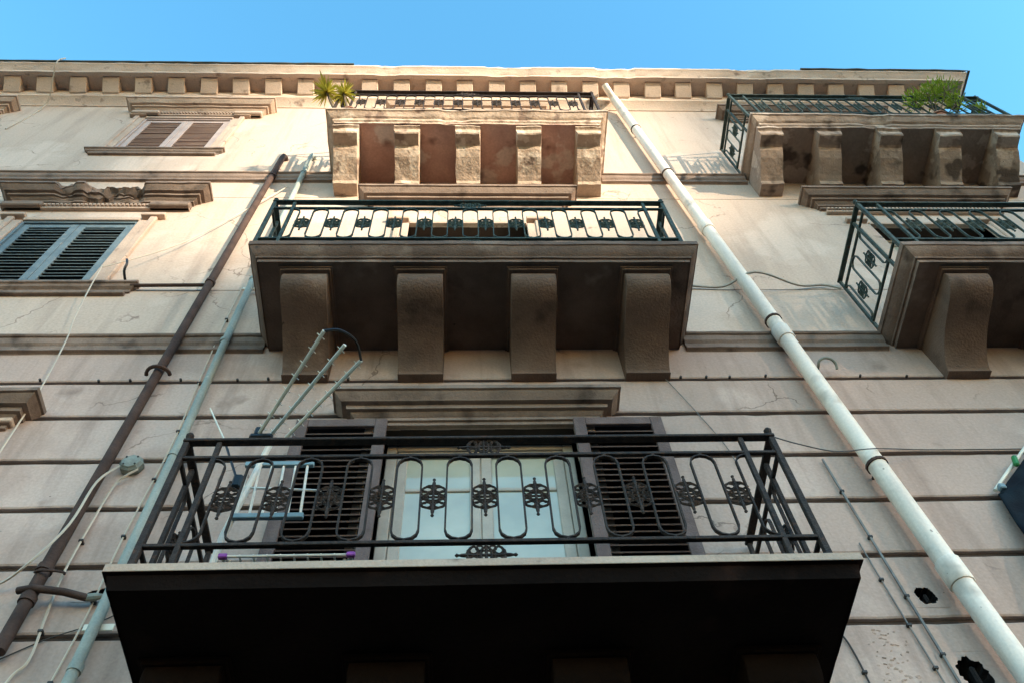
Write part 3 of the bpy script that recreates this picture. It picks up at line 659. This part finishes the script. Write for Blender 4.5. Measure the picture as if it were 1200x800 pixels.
# ---------------------------------------------------------------- wires
def wire(name, pts, r, m, label, cat='cable', clips=None, cm='wire_dark', sp=5):
    path = spline(pts, sp)
    o = put(name, MB().tube(path, r, 5), m, label=label, cat=cat)
    if clips:
        L = 0
        for a, b in zip(path[:-1], path[1:]):
            L += (b - a).length
            if L > clips: L = 0; put('clip', MB().box(b.x - .014, b.x + .014, b.y - .012, 0, b.z - .008, b.z + .008), cm, o)
    return o
wire('cable', [(-2.41, -.05, 12.9), (-2.61, -.06, 12.4), (-3.243, -.07, 11.03), (-3.77, -.17, 10.2), (-3.80, -.2, 10.05), (-3.746, -.12, 9.19), (-3.692, -.08, 8.80), (-3.604, -.06, 7.99), (-3.549, -.06, 7.13), (-3.49, -.05, 6.25)], .0075, 'wire_white', 'thin white cable sagging across the wall past the blue shutters')
wire('cable', [(-2.367, -.02, 10.0), (-2.362, -.03, 9.07), (-2.341, -.02, 8.15), (-2.315, -.02, 7.25), (-2.343, -.02, 6.23), (-2.333, -.02, 5.525), (-2.353, -.02, 5.04), (-2.373, -.02, 4.6)], .0065, 'wire_white', 'thin white cable clipped to the wall alongside the pale blue pipe', clips=.55)
wire('cable', [(-2.60, -.05, 6.97), (-2.64, -.155, 6.65), (-2.655, -.165, 6.2), (-2.765, -.165, 5.85), (-2.958, -.06, 5.76), (-3.25, -.03, 5.7)], .009, 'wire_white', 'white cable looping from the round junction box over the rusty pipe')
wire('cable', [(-2.46, -.05, 6.92), (-2.53, -.05, 6.84), (-2.585, -.03, 6.75), (-2.60, -.03, 6.37), (-2.604, -.03, 5.9), (-2.574, -.03, 5.56), (-2.532, -.03, 5.2), (-2.592, -.03, 5.04), (-2.64, -.03, 4.5)], .0085, 'wire_white', 'cream cable dropping from the junction box down the wall', clips=.7)
wire('wire', [(-2.75, -.01, 5.2), (-2.508, -.012, 5.362), (-2.279, -.012, 5.47), (-2.1, -.02, 5.58)], .004, 'wire_dark', 'thin dark wire slanting across the wall below the broken pipe branch', 'wire')
wire('conduit', [(2.73, -.022, 6.99), (2.745, -.02, 6.5), (2.764, -.02, 5.98), (2.798, -.02, 4.915), (2.80, -.02, 4.3)], .010, 'wire_grey', 'straight grey conduit clipped to the wall between black railing and white pipe', 'conduit', clips=.38)
wire('cable', [(2.665, -.012, 6.07), (2.687, -.012, 5.454), (2.715, -.012, 4.914), (2.738, -.012, 4.4)], .0055, 'wire_grey', 'thin grey cable running beside the straight conduit', clips=.3)
wire('cable', [(2.24, -.012, 5.3), (2.267, -.012, 5.196), (2.279, -.012, 4.926), (2.267, -.012, 4.4)], .006, 'wire_dark', 'dark cable emerging from behind the lowest balcony end', clips=.3)
wire('wire', [(1.89, -.93, 6.06), (2.118, -.8, 6.15), (2.55, -.5, 6.46), (3.051, -.22, 6.86), (3.6, -.06, 7.05), (4.5, -.02, 7.10)], .0045, 'wire_dark', 'thin dark wire tied to the corner of the black railing', 'wire')
wire('rope', [(2.2, -.03, 10.0), (2.36, -.03, 9.985), (2.7, -.04, 9.95), (3.0, -.22, 9.93), (3.5, -.05, 9.96), (3.8, -.03, 10.0), (3.942, -.05, 9.88)], .014, 'rope', 'pale rope hung across the wall behind the white pipe', 'rope')
wire('cable', [(-6.85, -.69, 17.35), (-6.87, -.68, 17.0), (-7.02, -.2, 16.85), (-7.12, -.02, 16.6), (-7.2, -.02, 15.5)], .012, 'wire_white', 'short white cable hanging over the roof cornice')
wire('wire', [(1.55, -.02, 9.0), (1.66, -.02, 8.4), (1.85, -.015, 7.8), (2.02, -.012, 7.2), (2.05, -.012, 6.9)], .004, 'wire_grey', 'hair-thin grey wire trailing down from the scroll console balcony', 'wire')
# small nails along the joint under the string course
nm = MB().lathe((0, 0, 0), [(.011, 0), (.012, .025), (.006, .03)], 6, 'y').mesh('nail')
for i, x in enumerate((-4.9, -3.75, -3.2, -2.98, -2.55, -2.3, -2.05, -1.75, -1.1, 1.9, 2.1, 2.35, 2.62, 3.55, 3.9, 4.3, 4.6)):
    put('nail', nm, 'wire_dark', B, (x + random.uniform(-.05, .05), -.03, 8.205 + random.uniform(-.015, .01)))
hk = [(3.14, .02, 8.28), (3.14, -.07, 8.29), (3.15, -.11, 8.315), (3.2, -.13, 8.33), (3.26, -.12, 8.32), (3.295, -.09, 8.29), (3.30, -.06, 8.25)]
put('wall_hook', MB().tube(spline(hk, 4), .013, 7), 'grey_plastic', label='bent grey iron hook sticking out of the wall right of the white pipe', cat='hook')
put('wall_hook', MB().tube(spline([(-3.60, -.02, 10.10), (-3.60, -.14, 10.13), (-3.585, -.19, 10.2), (-3.61, -.2, 10.28)], 4), .014, 6), 'black_plastic', label='black hooked peg on the sill of the blue shutters', cat='hook')

# junction box
JB = put('junction_box', MB().lathe((0, 0, 0), [(.085, .0), (.09, -.025), (.09, -.055), (.08, -.065)], 8, 'y'), 'grey_plastic', loc=(-2.53, 0, 6.99), label='round grey-green junction box fixed to the wall between two pipes', cat='junction box')
put('lid', MB().lathe((0, 0, 0), [(.078, -.066), (.07, -.08), (.03, -.086)], 8, 'y'), 'grey_plastic', JB)
for a in range(4): put('screw', MB().lathe((.058 * math.cos(a * 1.57 + .8), -.08, .058 * math.sin(a * 1.57 + .8)), [(.008, 0), (.008, -.008)], 6, 'y'), 'wire_dark', JB)

# weathered holes knocked through the plaster: a ragged lip and a real recess behind it
def hole(pit, seed, label):
    x, z, rx, rz = pit; n = 56; hx, hz = rx * 1.45 + .03, rz * 1.15 + .012; lip = []; out = []; mid = []
    for i in range(n):
        a = 2 * math.pi * i / n; c, s_ = math.cos(a), math.sin(a)
        q = .92 + .25 * noise.noise(Vector((c * 1.3 + seed, s_ * 1.3, 0))) + .16 * noise.noise(Vector((c * 5 + seed, s_ * 5, 0))) + .07 * noise.noise(Vector((c * 14 + seed, s_ * 14, 0)))
        lip.append((x + rx * q * c, -.002, z + rz * q * s_)); mid.append((x + rx * q * 1.07 * c, -.0035, z + rz * q * 1.07 * s_))
        k = 1 / max(abs(c) / hx, abs(s_) / hz); out.append((x + k * c, -.0025, z + k * s_))
    face = MB().add(out + mid + lip, [(r * n + i, r * n + (i + 1) % n, (r + 1) * n + (i + 1) % n, (r + 1) * n + i) for r in range(2) for i in range(n)])
    o = put('plaster_patch', face, 'plaster', B); o['label'] = label
    inn = [(p[0], .001, p[2]) for p in lip] + [(x + (p[0] - x) * 1.05 + .008 * noise.noise(Vector((i * .9, seed, 1))), .05, z + (p[2] - z) * 1.05) for i, p in enumerate(lip)] + [(x + (p[0] - x) * .6, .16 + .03 * noise.noise(Vector((i * .5, seed, 4))), z + (p[2] - z) * .6) for i, p in enumerate(lip)]
    pit_m = MB().add(inn, [(r * n + i, r * n + (i + 1) % n, (r + 1) * n + (i + 1) % n, (r + 1) * n + i) for r in range(2) for i in range(n)] + [tuple(range(2 * n, 3 * n))])
    put('recess', pit_m, 'hole', o)
    if rz > .06: put('rubble', MB().box(x + rx * .05, x + rx * .4, .02, .09, z - rz * .5, z + rz * .6, .012), 'hole', o)
hole(PITS[0], 3.0, 'small black knocked-out hole in the plaster')
hole(PITS[1], 9.0, 'large black knocked-out hole in the plaster')
hole(PITS[2], 5.0, 'ragged dark hole where a pipe enters the wall')

# flaking skin of the plaster: small curled chips still stuck to the wall
fl = MB()
for k in range(60):
    x = random.gauss(2.50, .065); z = random.uniform(4.85, 5.33); a = random.uniform(-.5, .5); w = random.uniform(.004, .015); hh = random.uniform(.002, .007); d = random.uniform(.003, .007)
    c, s_ = math.cos(a), math.sin(a); q = [(-w, -hh), (w * .9, -hh * .7), (w, hh), (-w * .8, hh * .9)]
    fl.add([(x + u * c - v * s_, -d if v > 0 else -.001, z + u * s_ + v * c) for u, v in q] + [(x + u * c - v * s_, .001, z + u * s_ + v * c) for u, v in q], [(0, 1, 2, 3), (0, 4, 5, 1), (1, 5, 6, 2), (2, 6, 7, 3), (3, 7, 4, 0)])
put('plaster_flake', fl, 'plaster', B, kind='stuff')

# ---------------------------------------------------------------- things on the lowest balcony
# triple-boom aerial
AT = empty('tv_antenna', (-1.40, -.62, 5.0), 'triple-boom television aerial with grid reflector tied to the black railing', 'antenna')
o0 = Vector((-1.40, -.62, 5.0))
def loc(p): return tuple(Vector(p) - o0)
rears = [(-1.38, -.76, 6.36), (-1.325, -.72, 6.37), (-1.215, -.70, 6.41)]; tips = [(-.89, -1.53, 6.36), (-.775, -1.42, 6.38), (-.685, -1.30, 6.39)]
for a, b in zip(rears, tips):
    a = Vector(a); b = Vector(b); d = (b - a).normalized(); bo = put('boom', MB().tube([loc(a - d * .05), loc(b)], .0125, 6), 'alu', AT)
    side = d.cross(Vector((0.35, .3, .9))).normalized()
    for k in range(8):
        c = a + (b - a) * (k + .6) / 8; hl = .03
        put('director', MB().tube([loc(c - side * hl), loc(c + side * hl)], .0035, 5), 'alu', bo)
        put('clip', MB().box(*[v for i in range(3) for v in (loc(c)[i] - .0075, loc(c)[i] + .0075)]), 'alu', bo)
put('tip_strap', MB().tube(spline([loc(tips[0]), loc((-.80, -1.51, 6.40)), loc((-.71, -1.42, 6.42)), loc(tips[2])], 5), .009, 6), 'black_plastic', AT)
put('dipole_box', MB().box(-.03, .12, -.17, -.12, 1.30, 1.345, .012), 'black_plastic', AT)
put('clamp', MB().box(-.01, .03, -.16, -.10, 1.345, 1.43, .01), 'black_plastic', AT)
# grid reflector
gx0, gx1, gz0, gz1 = -1.42, -1.01, 5.63, 6.12
RF = put('reflector_bar', MB().box(*(gx0 - o0.x, gx1 + .02 - o0.x), -.095, -.065, gz1 - .02 - o0.z, gz1 + .02 - o0.z, .004), 'blue_plastic', AT)
put('reflector_bar', MB().box(gx0 + .03 - o0.x, gx1 + .03 - o0.x, -.095, -.065, gz0 - .02 - o0.z, gz0 + .02 - o0.z, .004), 'blue_plastic', AT)
for k in range(6):
    t = k / 5; put('reflector_rod', MB().tube([(gx0 + .02 + .37 * t - o0.x, -.08, gz1 - o0.z), (gx0 + .05 + .37 * t - o0.x, -.08, gz0 - o0.z)], .0085, 6), 'white_metal', AT)
put('reflector_rod', MB().tube([(gx0 + .0 - o0.x, -.08, 5.9 - o0.z), (gx1 + .1 - o0.x, -.08, 5.86 - o0.z)], .008, 6), 'white_metal', AT)
put('mast', MB().tube([(-.04, -.02, -.05), (-.02, -.05, .5), (.05, -.08, .95), (.10, -.10, 1.32)], .021, 8), 'white_metal', AT)
put('stay_rod', MB().tube([(-.03, -.08, .95), (-.27, .03, 1.55)], .008, 6), 'black_plastic', AT)
put('stay_rod', MB().tube([(-.27, .03, 1.55), (-.50, .12, 2.05)], .006, 6), 'alu', AT)
put('clamp', MB().box(-.06, .0, -.11, -.05, .88, 1.0, .012), 'black_plastic', AT)
# drying rack
DR = empty('drying_rack', (-1.0, -.70, 4.945), 'white wire drying rack with purple end caps on the lowest balcony', 'drying rack')
for yy in (-.06, .25): put('frame_bar', MB().tube([(-.36, yy, 0.295), (.34, yy, 0.295)], .008, 7), 'white_metal', DR)
for i in range(10):
    xx = -.33 + i * .073; put('rack_wire', MB().tube([(xx, -.06, .305), (xx, .25, .305)], .006, 5), 'white_metal', DR)
for xx in (-.345, .345):
    put('frame_bar', MB().tube([(xx, -.06, 0.295), (xx, .25, 0.295)], .009, 6), 'white_metal', DR)
    for yy, zz in ((-.06, 0.295), (.25, 0.295)): put('end_cap', MB().box(xx - .024, xx + .024, yy - .014, yy + .014, zz - .015, zz + .016, .005), 'purple_plastic', DR)
    for s_ in (-1, 1): put('leg', MB().tube([(xx * .9, .08 - s_ * .15, .001), (xx * .9, .08 + s_ * .12, .288)], .007, 6), 'white_metal', DR)

# ---------------------------------------------------------------- plants
def blade(mb, base, d, L, w, droop, up=Vector((0, 0, 1))):
    d = d.normalized(); side = d.cross(up); side = side.normalized() if side.length > .01 else Vector((1, 0, 0)); n = 4; vs = []; fs = []
    for i in range(n + 1):
        t = i / n; p = base + d * L * t - up * droop * t * t; ww = w * (1 - t) ** .7 * (.55 + .9 * t if t < .5 else 1)
        vs += [p - side * ww, p + side * ww]
    for i in range(n): fs.append((2 * i, 2 * i + 1, 2 * i + 3, 2 * i + 2))
    mb.add(vs, fs)
def rdir(lo=-.3, hi=1.0):
    a = random.uniform(0, 2 * math.pi); z = random.uniform(lo, hi); r = math.sqrt(max(0, 1 - z * z)); return Vector((r * math.cos(a), r * math.sin(a), z))
def pot(parent, c, r=.11, h=.2): put('pot', MB().lathe((c[0], c[1], 0), [(r * .72, .001), (r * .95, h * .85), (r * 1.1, h * .86), (r * 1.1, h), (r * .9, h), (r * .85, h * .85)], 12), 'terracotta', parent)
def yucca(bx, by, bz, lean, n, L, label, m, extra=None):
    e = empty('yucca_plant', (bx, by, bz), label, 'plant', None); pot(e, (0, 0), .1, .18)
    top = Vector(lean); put('stem', MB().tube(spline([(0, 0, .15), (top.x * .4, top.y * .3, top.z * .5), tuple(top)], 4), .018, 6), 'stem', e)
    mb = MB()
    for i in range(n): blade(mb, top, rdir(-.75, .9), L * random.uniform(.75, 1.1), .017, random.uniform(.02, .10))
    if extra: blade(mb, top, Vector(extra), .34, .035, .02); blade(mb, top, Vector(extra) + Vector((.12, 0, .05)), .28, .028, .02)
    put('crown', mb, m, e)
yucca(-1.77, -.80, 13.45, (-.20, -.20, .60), 60, .25, 'spiky yellow-green potted plant leaning out over the corner of the sunlit balcony', 'leaf_yellow', extra=(-.25, -.7, .45))
yucca(-1.62, -.82, 13.45, (-.12, -.16, .62), 56, .23, 'paler spiky potted plant behind the railing of the sunlit balcony', 'leaf_yellow')
def bush(bx, by, bz, blobs, label, n, m='leaf'):
    e = empty('leafy_plant', (bx, by, bz), label, 'plant'); pot(e, (0, 0), .14, .24); mb = MB(); st = MB()
    for (c, r) in blobs:
        c = Vector(c); st.tube(spline([(0, 0, .2), (c.x * .4, c.y * .4, c.z * .6), tuple(c)], 3), .008, 5)
        for i in range(n):
            p = c + rdir(-1, 1) * r * random.uniform(.15, 1.0) ** .6; d = (p - c) + Vector((0, -.05, .12)) + rdir() * .1
            blade(mb, p, d, random.uniform(.05, .11), .012, random.uniform(0, .03))
            if i % 6 == 0: st.tube([c + (p - c) * .1, p], .003, 4)
    put('stem', st, 'stem', e); put('foliage', mb, m, e, kind='stuff')
bush(6.62, -.76, 13.5, [((-.22, -.18, .60), .16), ((.0, -.24, .68), .19), ((.14, -.30, .82), .17), ((.26, -.28, .70), .19), ((.36, -.16, .52), .15)], 'big bushy green plant overflowing the top balcony railing', 150)
bush(7.36, -.72, 13.5, [((.0, -.1, .50), .1), ((.05, -.12, .62), .08)], 'small green potted plant at the sky end of the top balcony', 60)

# ---------------------------------------------------------------- dark blue cloth at the right edge
e = empty('awning', (4.6, 0, 6.6), 'dark navy awning cloth with pale rod beside the white pipe, at the wall', 'awning')
o1 = Vector((4.6, 0, 6.6))
def l1(p): return Vector(p) - o1
vs = []; fs = []; nn = 12; mm = 10
A0 = Vector((3.86, -.06, 6.50)); A1 = Vector((5.55, -.12, 8.15)); C1 = Vector((3.62, -.2, 5.2)); C0 = Vector((3.85, -.08, 6.49))
for i in range(nn + 1):
    for j in range(mm + 1):
        s = i / nn; t = j / mm; p = (A0.lerp(A1, s)).lerp(C0.lerp(C1, s), t); f = math.sin(t * 9 + s * 3) * .03 * s + .02 * noise.noise(Vector((s * 5, t * 5, 1))); sag = .0
        vs.append(l1(p + Vector((.3 * f + sag * (1 - t), f, 0))))
for i in range(nn):
    for j in range(mm):
        a = i * (mm + 1) + j; fs.append((a, a + 1, a + mm + 2, a + mm + 1))
cl = put('cloth', MB().add(vs, fs).mesh('cloth', True), 'navy', e); sm = cl.modifiers.new('thick', 'SOLIDIFY'); sm.thickness = .012
put('rod', MB().tube([l1((3.87, -.05, 6.56)), l1((4.07, -.06, 6.76)), l1((4.45, -.08, 7.13)), l1((5.3, -.1, 7.95))], .014, 8), 'alu', e)
put('rod_joint', MB().box(*[v for i, c in enumerate(l1((3.92, -.07, 6.57))) for v in (c - .026, c + .026)], .008), 'blue_plastic', e)
put('clothes_peg', MB().box(-.02, .02, -.03, .01, -.06, .06, .012).mesh('clothes_peg'), 'green_plastic', loc=(4.17, -.085, 6.85), rot=(0, rad(18), 0), label='small green clothes peg clipped to the navy awning rod', cat='clothes peg')
